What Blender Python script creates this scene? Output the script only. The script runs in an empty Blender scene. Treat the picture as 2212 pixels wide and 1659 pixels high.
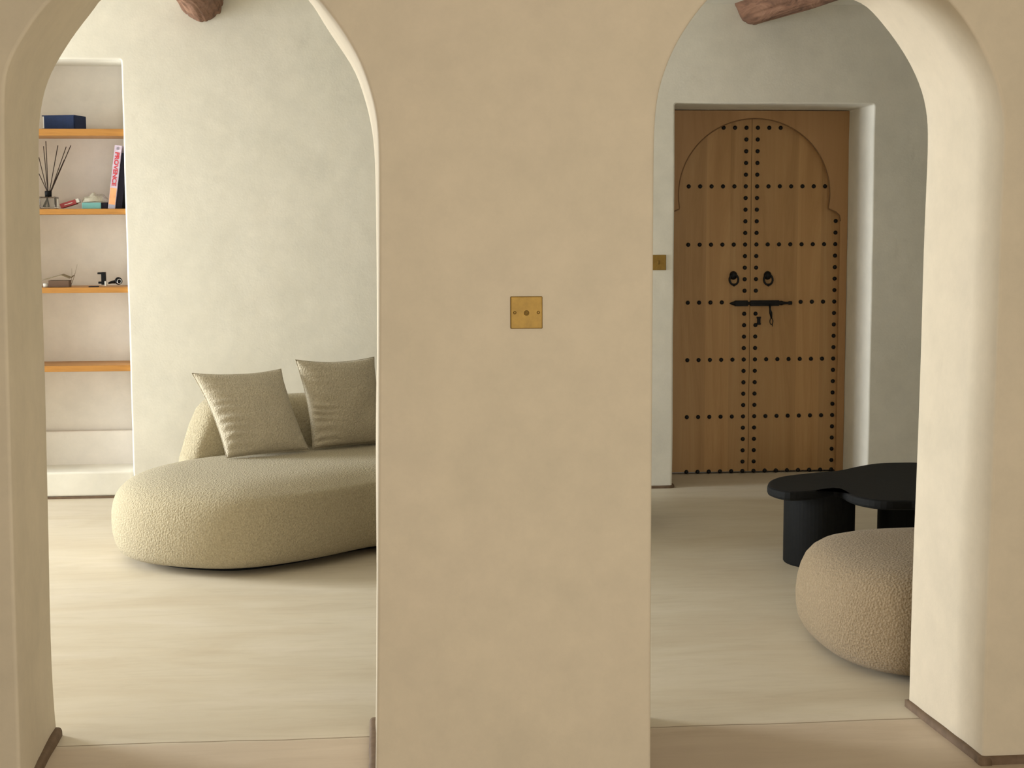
import bpy, bmesh, math, random
from mathutils import Vector, Matrix, noise
from mathutils.geometry import tessellate_polygon
PI = math.pi
rnd = random.Random(7)
sc = bpy.context.scene
C = sc.collection

# ------------------------------------------------------------------ camera
F = 3300.0; CAMH = 1.49
YAW = math.radians(5.3); PIT = math.radians(5.87); ROLL = math.radians(0.2)
fw = Vector((math.sin(YAW) * math.cos(PIT), math.cos(YAW) * math.cos(PIT), -math.sin(PIT)))
rt0 = Vector((math.cos(YAW), -math.sin(YAW), 0))
up0 = rt0.cross(fw)
rt = rt0 * math.cos(ROLL) - up0 * math.sin(ROLL)
up = rt0 * math.sin(ROLL) + up0 * math.cos(ROLL)
cam = bpy.data.cameras.new('camera')
cam.sensor_fit = 'HORIZONTAL'; cam.sensor_width = 36.0
cam.lens = 36.0 * F / 2212.0
cam.clip_start = 0.05; cam.clip_end = 100
camo = bpy.data.objects.new('camera', cam); C.objects.link(camo)
m = Matrix((rt, up, -fw)).transposed().to_4x4()
m.translation = (0, 0, CAMH)
camo.matrix_world = m
sc.camera = camo

def ray(px, py):
    return fw + rt * ((px - 1106) / F) - up * ((py - 829.5) / F)
def onY(px, py, Y):
    d = ray(px, py); t = Y / d.y
    return Vector((d.x * t, Y, CAMH + d.z * t))
def onZ(px, py, Z):
    d = ray(px, py); t = (Z - CAMH) / d.z
    return Vector((d.x * t, d.y * t, Z))

# ------------------------------------------------------------------ world and light
w = bpy.data.worlds.new('sky'); sc.world = w; w.use_nodes = True
bg = w.node_tree.nodes['Background']
bg.inputs[0].default_value = (0.80, 0.88, 1.0, 1); bg.inputs[1].default_value = 0.35
sc.view_settings.view_transform = 'Standard'
sc.view_settings.look = 'None'
sc.view_settings.exposure = 0.0
sc.view_settings.gamma = 1.0
try: sc.view_settings.use_curve_mapping = False
except Exception: pass

def area(name, loc, aim, sx, sy, power, col, spread=PI):
    l = bpy.data.lights.new(name, 'AREA'); l.shape = 'RECTANGLE'; l.size = sx; l.size_y = sy
    l.energy = power; l.color = col; l.spread = spread
    o = bpy.data.objects.new(name, l); C.objects.link(o); o.location = loc
    o.rotation_euler = (Vector(aim) - Vector(loc)).to_track_quat('-Z', 'Y').to_euler()
    return o
XL, XR, YR, YB = -5.2, 7.0, -0.45, 8.52      # room limits: left, right, rear, back wall face
YN, YF = 3.98, 4.50                         # dividing wall: near face, far face
ZC = 2.72
XF = -5.2                                 # left wall of the far room
# daylight standing in the glazed door in the left wall of the far room, its low half lit by the sunny terrace
area('daylight_door_high', (XF - 0.06, 7.55, 1.40), (1.7, 5.3, 1.15), 1.6, 1.7, 158, (0.94, 0.985, 1.0), math.radians(105))
area('daylight_door_low', (XF - 0.06, 7.3, 0.40), (0.6, 7.3, 1.5), 1.8, 0.6, 60, (0.95, 0.985, 1.0))
# daylight from the window behind the camera
area('daylight_rear', (0.75, YR + 0.04, 1.15), (0.65, 4, 1.05), 1.5, 1.2, 84, (1.0, 0.94, 0.82))

# ------------------------------------------------------------------ materials
MATS = {}
def new_mat(name):
    mt = bpy.data.materials.new(name); mt.use_nodes = True
    nt = mt.node_tree; b = nt.nodes['Principled BSDF']
    MATS[name] = mt
    return mt, nt, b
def N(nt, t, **k):
    n = nt.nodes.new(t)
    for a, v in k.items():
        if a in n.inputs: n.inputs[a].default_value = v
        else: setattr(n, a, v)
    return n
def coords(nt, scale=(1, 1, 1), kind='Object'):
    tc = nt.nodes.new('ShaderNodeTexCoord'); mp = nt.nodes.new('ShaderNodeMapping')
    mp.inputs['Scale'].default_value = scale
    nt.links.new(tc.outputs[kind], mp.inputs[0]); return mp.outputs[0]
def ramp(nt, fac, stops):
    r = nt.nodes.new('ShaderNodeValToRGB'); e = r.color_ramp.elements
    while len(e) < len(stops): e.new(0.5)
    for i, (p, c) in enumerate(stops):
        e[i].position = p; e[i].color = (*c, 1)
    nt.links.new(fac, r.inputs[0]); return r.outputs[0]
def mix(nt, a, b, f, mode='MIX'):
    n = nt.nodes.new('ShaderNodeMixRGB'); n.blend_type = mode
    for s, v in ((0, f), (1, a), (2, b)):
        if hasattr(v, 'links'): nt.links.new(v, n.inputs[s])
        elif isinstance(v, (int, float)): n.inputs[s].default_value = v
        else: n.inputs[s].default_value = (*v, 1)
    return n.outputs[0]
def bump(nt, b, h, strength, dist=0.01, prev=None):
    n = nt.nodes.new('ShaderNodeBump'); n.inputs['Strength'].default_value = strength
    n.inputs['Distance'].default_value = dist
    nt.links.new(h, n.inputs['Height'])
    if prev: nt.links.new(prev, n.inputs['Normal'])
    nt.links.new(n.outputs[0], b.inputs['Normal']); return n.outputs[0]
def nz(nt, co, scale, detail=4, rough=0.55, dist=0.0):
    n = N(nt, 'ShaderNodeTexNoise', Scale=scale, Detail=detail, Roughness=rough, Distortion=dist)
    nt.links.new(co, n.inputs['Vector']); return n.outputs[0]

def plaster(name, c1, c2, c3, specks=0.25):
    mt, nt, b = new_mat(name)
    co = coords(nt)
    big = nz(nt, co, 1.1, 5, 0.6, 0.4)
    col = ramp(nt, big, [(0.30, c1), (0.5, c2), (0.70, c3)])
    fine = nz(nt, co, 7.0, 6, 0.7)
    col = mix(nt, col, ramp(nt, fine, [(0.35, (0.90, 0.90, 0.90)), (0.65, (1.06, 1.05, 1.04))]), 0.5, 'MULTIPLY')
    st = nz(nt, co, 3.1, 8, 0.72, 1.0)
    stain = ramp(nt, st, [(0.62, (1, 1, 1)), (0.78, (0.82, 0.81, 0.80))])
    col = mix(nt, col, stain, specks, 'MULTIPLY')
    nt.links.new(col, b.inputs['Base Color'])
    b.inputs['Roughness'].default_value = 0.88
    b.inputs['Specular IOR Level'].default_value = 0.2
    h1 = bump(nt, b, nz(nt, co, 3.0, 3, 0.5), 0.2, 0.03)
    bump(nt, b, nz(nt, co, 90.0, 4, 0.6), 0.12, 0.004, h1)
    return mt
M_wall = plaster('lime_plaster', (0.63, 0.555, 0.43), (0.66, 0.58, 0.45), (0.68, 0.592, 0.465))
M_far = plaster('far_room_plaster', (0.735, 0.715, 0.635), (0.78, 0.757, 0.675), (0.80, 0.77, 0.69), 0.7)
M_niche = plaster('niche_plaster', (0.71, 0.67, 0.62), (0.745, 0.705, 0.655), (0.76, 0.715, 0.67), 0.35)

def m_floor():
    mt, nt, b = new_mat('polished_microcement')
    co = coords(nt, (1.0, 3.2, 1.0))
    a = nz(nt, co, 1.0, 6, 0.6, 1.2)
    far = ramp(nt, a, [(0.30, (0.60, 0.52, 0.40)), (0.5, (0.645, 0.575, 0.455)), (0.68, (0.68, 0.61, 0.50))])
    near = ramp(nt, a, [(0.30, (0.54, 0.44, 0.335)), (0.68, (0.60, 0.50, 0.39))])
    # the near and far floor tones meet at the joint under the arches
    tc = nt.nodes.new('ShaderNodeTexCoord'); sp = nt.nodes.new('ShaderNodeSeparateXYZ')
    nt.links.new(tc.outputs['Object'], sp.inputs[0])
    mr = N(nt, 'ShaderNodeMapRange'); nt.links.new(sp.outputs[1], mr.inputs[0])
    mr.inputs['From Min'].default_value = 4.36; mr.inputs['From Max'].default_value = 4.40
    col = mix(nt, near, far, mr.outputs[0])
    co2 = coords(nt, (0.9, 5.0, 1.0))
    s = nz(nt, co2, 2.6, 9, 0.68, 1.6)
    col = mix(nt, col, ramp(nt, s, [(0.33, (0.90, 0.885, 0.86)), (0.5, (1, 1, 1)), (0.7, (1.05, 1.05, 1.04))]), 0.6, 'MULTIPLY')
    nt.links.new(col, b.inputs['Base Color'])
    b.inputs['Specular IOR Level'].default_value = 0.3
    r = N(nt, 'ShaderNodeMapRange'); nt.links.new(a, r.inputs[0])
    r.inputs['To Min'].default_value = 0.42; r.inputs['To Max'].default_value = 0.66
    nt.links.new(r.outputs[0], b.inputs['Roughness'])
    bump(nt, b, s, 0.05, 0.01)
    return mt
M_floor = m_floor()

def boucle(name, c1, c2):
    mt, nt, b = new_mat(name)
    co = coords(nt)
    v = N(nt, 'ShaderNodeTexVoronoi', Scale=120.0); nt.links.new(co, v.inputs['Vector'])
    n = nz(nt, co, 150, 4, 0.7, 0.6)
    nt.links.new(ramp(nt, n, [(0.35, c1), (0.65, c2)]), b.inputs['Base Color'])
    b.inputs['Roughness'].default_value = 0.95
    b.inputs['Specular IOR Level'].default_value = 0.1
    b.inputs['Sheen Weight'].default_value = 0.15
    b.inputs['Sheen Roughness'].default_value = 0.5
    h = bump(nt, b, v.outputs['Distance'], 0.6, 0.006)
    bump(nt, b, n, 0.5, 0.006, h)
    return mt
M_boucle = boucle('cream_boucle', (0.35, 0.30, 0.20), (0.50, 0.435, 0.30))
M_boucle2 = boucle('sand_boucle', (0.255, 0.19, 0.115), (0.365, 0.28, 0.18))
M_cush = boucle('taupe_boucle', (0.42, 0.37, 0.275), (0.57, 0.51, 0.39))

def wood(name, c1, c2, c3, axis=2, scale=6.0, rough=0.5, planks=0.0, bmp=0.1, stretch=0.07):
    mt, nt, b = new_mat(name)
    s = [1, 1, 1]; s[axis] = stretch
    co = coords(nt, tuple(s))
    g = nz(nt, co, scale, 8, 0.65, 1.2)
    col = ramp(nt, g, [(0.30, c1), (0.5, c2), (0.72, c3)])
    if planks:
        tc = nt.nodes.new('ShaderNodeTexCoord'); sp = nt.nodes.new('ShaderNodeSeparateXYZ')
        nt.links.new(tc.outputs['Object'], sp.inputs[0])
        mu = N(nt, 'ShaderNodeMath', operation='MULTIPLY'); mu.inputs[1].default_value = planks
        nt.links.new(sp.outputs[0], mu.inputs[0])
        fl = N(nt, 'ShaderNodeMath', operation='FLOOR'); nt.links.new(mu.outputs[0], fl.inputs[0])
        wn = nt.nodes.new('ShaderNodeTexWhiteNoise'); wn.noise_dimensions = '1D'
        nt.links.new(fl.outputs[0], wn.inputs['W'])
        col = mix(nt, col, ramp(nt, wn.outputs[0], [(0, (0.80, 0.79, 0.77)), (1, (1.08, 1.07, 1.05))]), 1.0, 'MULTIPLY')
    nt.links.new(col, b.inputs['Base Color'])
    b.inputs['Roughness'].default_value = rough
    bump(nt, b, g, bmp, 0.01)
    return mt
M_door = wood('oak_door', (0.42, 0.235, 0.09), (0.52, 0.305, 0.13), (0.58, 0.36, 0.165), 2, 9.0, 0.55, 7.0)
M_frame = wood('oak_frame', (0.36, 0.195, 0.08), (0.44, 0.25, 0.11), (0.50, 0.295, 0.14), 2, 5.0, 0.6)
M_archshade = wood('arch_shade_brown', (0.16, 0.08, 0.03), (0.20, 0.105, 0.042), (0.24, 0.13, 0.055), 2, 9.0, 0.7)
M_shelf = wood('pine_shelf', (0.28, 0.115, 0.02), (0.46, 0.21, 0.04), (0.54, 0.26, 0.06), 0, 14.0, 0.45)
M_log = wood('rough_log', (0.085, 0.040, 0.022), (0.23, 0.115, 0.068), (0.34, 0.19, 0.12), 1, 13.0, 0.85, 0, 1.0, 0.22)

def plain(name, col, rough=0.6, metal=0.0, spec=0.5, n=None, bm_=None):
    mt, nt, b = new_mat(name)
    b.inputs['Base Color'].default_value = (*col, 1)
    b.inputs['Roughness'].default_value = rough; b.inputs['Metallic'].default_value = metal
    b.inputs['Specular IOR Level'].default_value = spec
    if n:
        f = nz(nt, coords(nt), n, 5, 0.65)
        lo = tuple(c * 0.85 for c in col); hi = tuple(min(1, c * 1.12) for c in col)
        nt.links.new(ramp(nt, f, [(0.35, lo), (0.65, hi)]), b.inputs['Base Color'])
        if bm_: bump(nt, b, f, bm_, 0.005)
    return mt
M_black = plain('black_stained_wood', (0.006, 0.0065, 0.007), 0.75, 0, 0.2, 40, 0.1)
M_iron = plain('black_iron', (0.010, 0.010, 0.011), 0.5, 0.4, 0.4, 60, 0.2)
M_brass = plain('brushed_brass', (0.27, 0.16, 0.028), 0.5, 0.5, 0.5, 30)
M_brassd = plain('dark_brass', (0.20, 0.12, 0.03), 0.5, 0.8)
M_trim = plain('brown_trim', (0.16, 0.105, 0.065), 0.7, 0, 0.3, 30, 0.3)
M_navy = plain('navy_cloth', (0.010, 0.022, 0.070), 0.7, 0, 0.25, 80)
M_page = plain('page_white', (0.72, 0.70, 0.66), 0.8)
M_pink = plain('lilac_spine', (0.60, 0.51, 0.64), 0.6, 0, 0.4, 25)
M_orange = plain('orange_spine', (0.78, 0.38, 0.18), 0.6, 0, 0.4, 25)
M_grayblue = plain('grey_blue_spine', (0.36, 0.36, 0.46), 0.6)
M_redink = plain('red_print', (0.55, 0.03, 0.05), 0.6)
M_greyink = plain('grey_print', (0.25, 0.24, 0.30), 0.6)
M_dark = plain('dark_cloth', (0.012, 0.011, 0.022), 0.7, 0, 0.2)
M_red = plain('red_card', (0.33, 0.035, 0.045), 0.5)
M_teal = plain('teal_card', (0.16, 0.42, 0.42), 0.5)
M_linen = plain('grey_linen', (0.42, 0.39, 0.31), 0.9, 0, 0.2, 120, 0.3)
M_brown = plain('brown_card', (0.13, 0.075, 0.045), 0.7)
M_olive = plain('olive_card', (0.22, 0.18, 0.11), 0.8)
M_plast = plain('black_plastic', (0.006, 0.006, 0.007), 0.6, 0, 0.15)
M_chrome = plain('pale_metal', (0.6, 0.6, 0.6), 0.3, 0.9)
M_reed = plain('dark_reed', (0.035, 0.020, 0.014), 0.8)
M_joint = plain('floor_joint', (0.36, 0.28, 0.20), 0.8)
mt, nt, b = new_mat('clear_glass')
b.inputs['Transmission Weight'].default_value = 1.0; b.inputs['Roughness'].default_value = 0.02; b.inputs['IOR'].default_value = 1.45
M_glass = mt
M_white = plain('white_paint', (0.72, 0.71, 0.67), 0.6)

# ------------------------------------------------------------------ helpers
def tag(o, label=None, cat=None, group=None, kind=None):
    if label: o['label'] = label
    if cat: o['category'] = cat
    if group: o['group'] = group
    if kind: o['kind'] = kind
    return o
def thing(name, label, cat, loc, group=None):
    o = bpy.data.objects.new(name, None); o.empty_display_size = 0.1
    C.objects.link(o); o.location = loc
    return tag(o, label, cat, group)
def obj(name, bm, mat, parent=None, smooth=False, org=None):
    """link bm (world coordinates) as one mesh object; org = where its origin goes"""
    bmesh.ops.recalc_face_normals(bm, faces=bm.faces)
    me = bpy.data.meshes.new(name)
    if org is None:
        org = Vector(parent.matrix_world.translation) if False else Vector((0, 0, 0))
    org = Vector(org)
    if parent is not None:
        org = abs_loc(parent)
    bmesh.ops.translate(bm, verts=bm.verts, vec=-org)
    bm.to_mesh(me); bm.free()
    if smooth:
        for p in me.polygons: p.use_smooth = True
    mats = mat if isinstance(mat, (list, tuple)) else [mat]
    for mm in mats: me.materials.append(mm)
    o = bpy.data.objects.new(name, me); C.objects.link(o)
    if parent is not None: o.parent = parent
    else: o.location = org
    return o
def abs_loc(o):
    v = Vector(o.location)
    while o.parent: o = o.parent; v = v + Vector(o.location)
    return v
def struct(name, bm, mat, smooth=False):
    return tag(obj(name, bm, mat, None, smooth), kind='structure')
def box(bm, lo, hi, bev=0.0, seg=2, rot=None, mi=0):
    lo = Vector(lo); hi = Vector(hi); c = (lo + hi) / 2; s = hi - lo
    r = bmesh.ops.create_cube(bm, size=1.0); vs = r['verts']
    bmesh.ops.scale(bm, vec=s, verts=vs)
    if bev:
        es = list({e for v in vs for e in v.link_edges})
        rr = bmesh.ops.bevel(bm, geom=es, offset=bev, segments=seg, affect='EDGES', profile=0.5)
        vs = list({v for f in rr['faces'] for v in f.verts} | {v for v in vs if v.is_valid})
    if rot: bmesh.ops.rotate(bm, cent=(0, 0, 0), matrix=rot, verts=vs)
    bmesh.ops.translate(bm, vec=c, verts=vs)
    for f in {f for v in vs for f in v.link_faces}: f.material_index = mi
    return vs
def obox(bm, c, s, rot, bev=0.0, mi=0):
    c = Vector(c); s = Vector(s) / 2
    return box(bm, c - s, c + s, bev, 2, rot, mi)
def tube(bm, pts, rads, n=12, cap=True, squash=None):
    pts = [Vector(p) for p in pts]
    if isinstance(rads, (int, float)): rads = [rads] * len(pts)
    rings = []; prev = None
    for i, p in enumerate(pts):
        t = (pts[min(i + 1, len(pts) - 1)] - pts[max(i - 1, 0)]).normalized()
        if prev is None:
            a = Vector((0, 0, 1)) if abs(t.z) < 0.9 else Vector((1, 0, 0))
            u = t.cross(a).normalized()
        else:
            u = (prev - t * prev.dot(t)).normalized()
        prev = u; v = t.cross(u)
        rings.append([bm.verts.new(p + (u * math.cos(2 * PI * k / n) + v * math.sin(2 * PI * k / n)) * rads[i]) for k in range(n)])
    for a, b_ in zip(rings, rings[1:]):
        for k in range(n): bm.faces.new((a[k], a[(k + 1) % n], b_[(k + 1) % n], b_[k]))
    if cap:
        bm.faces.new(rings[0]); bm.faces.new(rings[-1][::-1])
def ring(bm, c, ax, ay, R1, R2, r, n=28, k=8):
    c = Vector(c); ax = Vector(ax); ay = Vector(ay); az = ax.cross(ay)
    rs = []
    for i in range(n):
        a = 2 * PI * i / n
        p = c + ax * R1 * math.cos(a) + ay * R2 * math.sin(a)
        o = (ax * math.cos(a) + ay * math.sin(a)).normalized()
        rs.append([bm.verts.new(p + (o * math.cos(2 * PI * j / k) + az * math.sin(2 * PI * j / k)) * r) for j in range(k)])
    for i in range(n):
        a, b_ = rs[i], rs[(i + 1) % n]
        for j in range(k): bm.faces.new((a[j], a[(j + 1) % k], b_[(j + 1) % k], b_[j]))
def lathe(bm, prof, c, n=32, sx=1.0, sy=1.0):
    c = Vector(c); rings = []
    for r, z in prof:
        rings.append([bm.verts.new(c + Vector((r * sx * math.cos(2 * PI * k / n), r * sy * math.sin(2 * PI * k / n), z))) for k in range(n)])
    for a, b_ in zip(rings, rings[1:]):
        for k in range(n): bm.faces.new((a[k], a[(k + 1) % n], b_[(k + 1) % n], b_[k]))
    bm.faces.new(rings[0][::-1]); bm.faces.new(rings[-1])
def resample(pts, n, closed=False):
    pts = [Vector(p) for p in pts]
    if closed: pts = pts + [pts[0]]
    d = [0]
    for a, b_ in zip(pts, pts[1:]): d.append(d[-1] + (b_ - a).length)
    out = []; m_ = n if closed else n - 1
    for i in range(n):
        t = d[-1] * i / m_
        j = 0
        while j < len(d) - 2 and d[j + 1] < t: j += 1
        f = 0 if d[j + 1] == d[j] else (t - d[j]) / (d[j + 1] - d[j])
        out.append(pts[j].lerp(pts[j + 1], min(1, f)))
    return out
def catmull(pts, closed=True, k=10):
    n = len(pts); out = []
    P = [Vector(p) for p in pts]
    rng = range(n) if closed else range(n - 1)
    for i in rng:
        if closed: a, b_, c, d = P[(i - 1) % n], P[i], P[(i + 1) % n], P[(i + 2) % n]
        else: a, b_, c, d = P[max(i - 1, 0)], P[i], P[i + 1], P[min(i + 2, n - 1)]
        for j in range(k):
            t = j / k
            out.append(0.5 * ((2 * b_) + (c - a) * t + (2 * a - 5 * b_ + 4 * c - d) * t * t + (3 * b_ - a - 3 * c + d) * t ** 3))
    if not closed: out.append(P[-1])
    return out
def smooth_line(pts, it=3):
    pts = [Vector(p) for p in pts]
    for _ in range(it):
        q = pts[:]
        for i in range(1, len(pts) - 1): q[i] = (pts[i - 1] + 2 * pts[i] + pts[i + 1]) / 4
        pts = q
    return pts
def normals2(pts, closed):
    """outward-left normals of a 2D polyline"""
    out = []; n = len(pts)
    for i in range(n):
        if closed: t = pts[(i + 1) % n] - pts[(i - 1) % n]
        else: t = pts[min(i + 1, n - 1)] - pts[max(i - 1, 0)]
        out.append(Vector((-t.y, t.x)).normalized())
    return out
def area2(p):
    return sum(p[i].x * p[(i + 1) % len(p)].y - p[(i + 1) % len(p)].x * p[i].y for i in range(len(p))) / 2

def offset_loop(pts, d):
    """closed CCW loop inset by d"""
    nn = normals2(pts, True)
    return [p + q * d for p, q in zip(pts, nn)]

# ------------------------------------------------------------------ dividing wall with two arches
def opening_outline(Y, jl, arc, jr):
    """jl, arc, jr: pixel polylines -> (x, z) samples; jambs run to the floor"""
    def conv(L): return [Vector((onY(x, y, Y).x, onY(x, y, Y).z)) for x, y in L]
    a, b_, c = conv(jl), conv(arc), conv(jr)
    p = a[0] + (a[1] - a[0]) * ((-0.0 - a[0].y) / (a[1].y - a[0].y)) if a[0].y > 0 else a[0]
    p.y = 0; a = [p] + [q for q in a if q.y > 0.001]
    q_ = c[-1] + (c[-2] - c[-1]) * ((-0.0 - c[-1].y) / (c[-2].y - c[-1].y)) if c[-1].y > 0 else c[-1]
    q_.y = 0; c = [q for q in c if q.y > 0.001] + [q_]
    full = resample(a, 26)[:-1] + resample(b_, 60) + resample(c, 26)[1:]
    full = smooth_line(full, 3)
    full[0].y = 0; full[-1].y = 0
    return full
def circ(cx, cy, r, a0, a1, n=24, k=1.0):
    return [(cx + r * math.cos(math.radians(a0 + (a1 - a0) * i / n)), cy - k * r * math.sin(math.radians(a0 + (a1 - a0) * i / n))) for i in range(n + 1)]
L_near = opening_outline(YN,
    [(46, 1751), (44, 1659), (36, 1430), (29, 1200), (21, 900), (13, 600), (10, 375), (8, 277)],
    [(8, 277), (9, 215), (10, 158), (17, 135), (29, 116), (54, 70), (75, 40), (102, 4)] + circ(402, 277, 403, 138, 48, 20) + [(690, 0), (735, 58), (776, 127), (799, 192), (814, 253), (818, 329)],
    [(818, 329), (818, 500), (817, 900), (815, 1300), (813, 1550), (811, 1720)])
L_far = opening_outline(YF,
    [(124, 1600), (118, 1560), (112, 1421), (109, 1338), (107, 1200), (104, 1075), (98, 800), (90, 560), (86, 450), (84, 300)],
    [(84, 300), (84, 278), (92, 215), (107, 163), (130, 125), (158, 79), (192, 36), (221, 0)] + circ(446, 285, 364, 132, 52, 20) + [(704, 60), (768, 152), (793, 228), (804, 278), (811, 340)],
    [(811, 340), (814, 600), (814, 1000), (813, 1500), (812, 1610)])
R_near = opening_outline(YN,
    [(1406, 1700), (1406, 1500), (1408, 1100), (1410, 800), (1412, 500), (1413, 330)],
    [(1413, 330), (1414, 270), (1422, 195), (1450, 114), (1481, 59)] + circ(1788, 275, 381, 133, 46, 20) + [(2053, 0), (2087, 45), (2122, 103), (2152, 172), (2168, 234), (2171, 293), (2168, 350)],
    [(2168, 350), (2162, 500), (2152, 800), (2144, 1000), (2137, 1200), (2131, 1338), (2124, 1532), (2122, 1650)])
R_far = opening_outline(YF,
    [(1362, 1600), (1356, 1200), (1353, 800), (1351, 285)],
    circ(1677, 285, 326, 180, 59, 30) + [(1858, 0), (1894, 38), (1932, 86), (1967, 141), (1993, 203), (2003, 262), (2002, 344)],
    [(2002, 344), (1994, 517), (1988, 750), (1980, 980), (1971, 1200), (1966, 1366), (1962, 1526)])

def wall_with_openings(bm, x0, x1, z1, y_front, openings, dirn=1):
    """openings: list of lists of rows; every row is (y, outline) from front to back, first row on y_front, last on the back face"""
    ops = sorted(openings, key=lambda o: o[0][1][0].x)
    def face(idx, y):
        poly = [Vector((x0, 0))]
        for o in ops: poly += list(o[idx][1])
        poly += [Vector((x1, 0)), Vector((x1, z1)), Vector((x0, z1))]
        vs = [bm.verts.new((p.x, y, p.y)) for p in poly]
        for t in tessellate_polygon([[Vector((p.x, p.y, 0)) for p in poly]]):
            try: bm.faces.new([vs[i] for i in t])
            except ValueError: pass
    face(0, ops[0][0][0]); face(-1, ops[0][-1][0])
    for o in ops:
        prev = None
        for y, line in o:
            cur = [bm.verts.new((p.x, y, p.y)) for p in line]
            if prev:
                for i in range(len(cur) - 1): bm.faces.new((prev[i], prev[i + 1], cur[i + 1], cur[i]))
            prev = cur
def rows_between(A, B, ya, yb, r=0.022, wob=0.0, seed=0):
    """rounded plaster edges front and back; outline normals point out of the opening (into the wall)"""
    nA, nB = normals2(A, False), normals2(B, False)
    sgn = 1
    rows = []
    K = 5
    def off(L, nn, d): 
        o = [p + q * d * sgn for p, q in zip(L, nn)]
        o[0].y = 0; o[-1].y = 0
        return o
    for k in range(K + 1):
        th = PI / 2 * k / K
        rows.append((ya + r * (1 - math.cos(th)), off(A, nA, r * (1 - math.sin(th)))))
    M = 8
    for k in range(1, M):
        f = k / M; y = ya + r + (yb - ya - 2 * r) * f
        g = (y - ya) / (yb - ya)
        L = []
        for i, (p, q) in enumerate(zip(A, B)):
            v = p.lerp(q, g); nn = nA[i].lerp(nB[i], g)
            d = wob * noise.noise(Vector((v.x * 1.7 + seed, v.y * 1.7, y * 2.5)))
            L.append(v + nn * d)
        L[0].y = 0; L[-1].y = 0
        rows.append((y, L))
    for k in range(K, -1, -1):
        th = PI / 2 * k / K
        rows.append((yb - r * (1 - math.cos(th)), off(B, nB, r * (1 - math.sin(th)))))
    return rows
def flat_caps(o):
    me = o.data
    for p in me.polygons:
        if abs(p.normal.y) > 0.9995: p.use_smooth = False
def check_dir(L):  # outline runs floor-left, over, floor-right: left normal points outwards
    return L
bm = bmesh.new()
wall_with_openings(bm, XL, XR, ZC + 0.02, YN,
    [rows_between(L_near, L_far, YN, YF, 0.009, 0.010, 3), rows_between(R_near, R_far, YN, YF, 0.009, 0.010, 9)])
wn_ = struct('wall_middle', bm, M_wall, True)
flat_caps(wn_)

# ------------------------------------------------------------------ back wall with niche and door recess
NX0, NX1, NZ1 = -2.35, -1.317, 2.395
DX0, DX1, DZ1 = 1.71, 2.852, 2.172
YD = 8.99; YNI = 8.87
def rect_outline(x0, x1, z1, r=0.012):
    P = [Vector((x0, 0))] + [Vector((x0, z1 - r + r * 0)) for _ in range(1)]
    pts = [Vector((x0, z1 * i / 12)) for i in range(12)] + [Vector((x0, z1 - r))]
    for k in range(1, 5):
        a = PI - PI / 2 * k / 4
        pts.append(Vector((x0 + r + r * math.cos(a), z1 - r + r * math.sin(a))))
    for k in range(1, 8): pts.append(Vector((x0 + r + (x1 - x0 - 2 * r) * k / 8, z1)))
    for k in range(0, 5):
        a = PI / 2 - PI / 2 * k / 4
        pts.append(Vector((x1 - r + r * math.cos(a), z1 - r + r * math.sin(a))))
    pts += [Vector((x1, z1 * i / 12)) for i in range(11, -1, -1)]
    return pts
def recess_rows(x0, x1, z1, ya, yb, r=0.02, wob=0.004):
    A = rect_outline(x0, x1, z1); nn = normals2(A, False)
    A = [p + q * wob * noise.noise(Vector((p.x * 4, p.y * 4, ya))) for p, q in zip(A, nn)]; A[0].y = 0; A[-1].y = 0
    rows = []
    for k in range(6):
        th = PI / 2 * k / 5
        o = [p + q * r * (1 - math.sin(th)) for p, q in zip(A, nn)]; o[0].y = 0; o[-1].y = 0
        rows.append((ya + r * (1 - math.cos(th)), o))
    rows.append((yb, A))
    return rows
bm = bmesh.new()
ops = [recess_rows(NX0, NX1, NZ1, YB, 9.1, 0.010), recess_rows(DX0, DX1, DZ1, YB, 9.1, 0.010)]
wall_with_openings(bm, XL, XR, ZC + 0.02, YB, ops)
wb = struct('wall_back', bm, M_far, True)
flat_caps(wb)
# niche back with its low ledge and step
bm = bmesh.new()
box(bm, (NX0 - 0.02, YNI, 0), (NX1 + 0.02, 9.08, NZ1 + 0.03))
struct('wall_niche', bm, M_niche)
def zline(px, py, Y): return onY(px, py, Y).z
z_led = zline(190, 931, YNI - 0.05); z_step = zline(170, 1019, 8.555)
bm = bmesh.new()
box(bm, (NX0 + 0.003, YNI - 0.05, z_step - 0.02), (NX1 - 0.004, YNI - 0.001, z_led), 0.008)
struct('trim_1', bm, M_niche)
bm = bmesh.new()
box(bm, (NX0 + 0.003, 8.545, 0.012), (NX1 - 0.004, YNI - 0.002, z_step), 0.012, 3)
struct('trim_2', bm, M_far)
# ------------------------------------------------------------------ floor, ceiling, side and rear walls
bm = bmesh.new(); box(bm, (XL - 0.3, YR - 0.3, -0.12), (XR + 0.3, 9.4, 0))
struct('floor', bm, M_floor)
bm = bmesh.new(); box(bm, (XL - 0.3, YR - 0.3, ZC), (XR + 0.3, 9.4, ZC + 0.15))
struct('ceiling', bm, M_far)
def yz_wall(name, x0, x1, y0, y1, holes, mat):
    """wall in a YZ plane made round rectangular holes (y0, y1, z0, z1)"""
    bm = bmesh.new()
    ys = sorted({y0, y1} | {h[0] for h in holes} | {h[1] for h in holes})
    for a, b_ in zip(ys, ys[1:]):
        hs = [h for h in holes if h[0] <= a and h[1] >= b_]
        if not hs: box(bm, (x0, a, 0), (x1, b_, ZC))
        for h in hs:
            if h[2] > 0: box(bm, (x0, a, 0), (x1, b_, h[2]))
            box(bm, (x0, a, h[3]), (x1, b_, ZC))
    struct(name, bm, mat)
yz_wall('wall_left', XL - 0.25, XL, YR - 0.2, YN + 0.02, [], M_wall)
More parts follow.
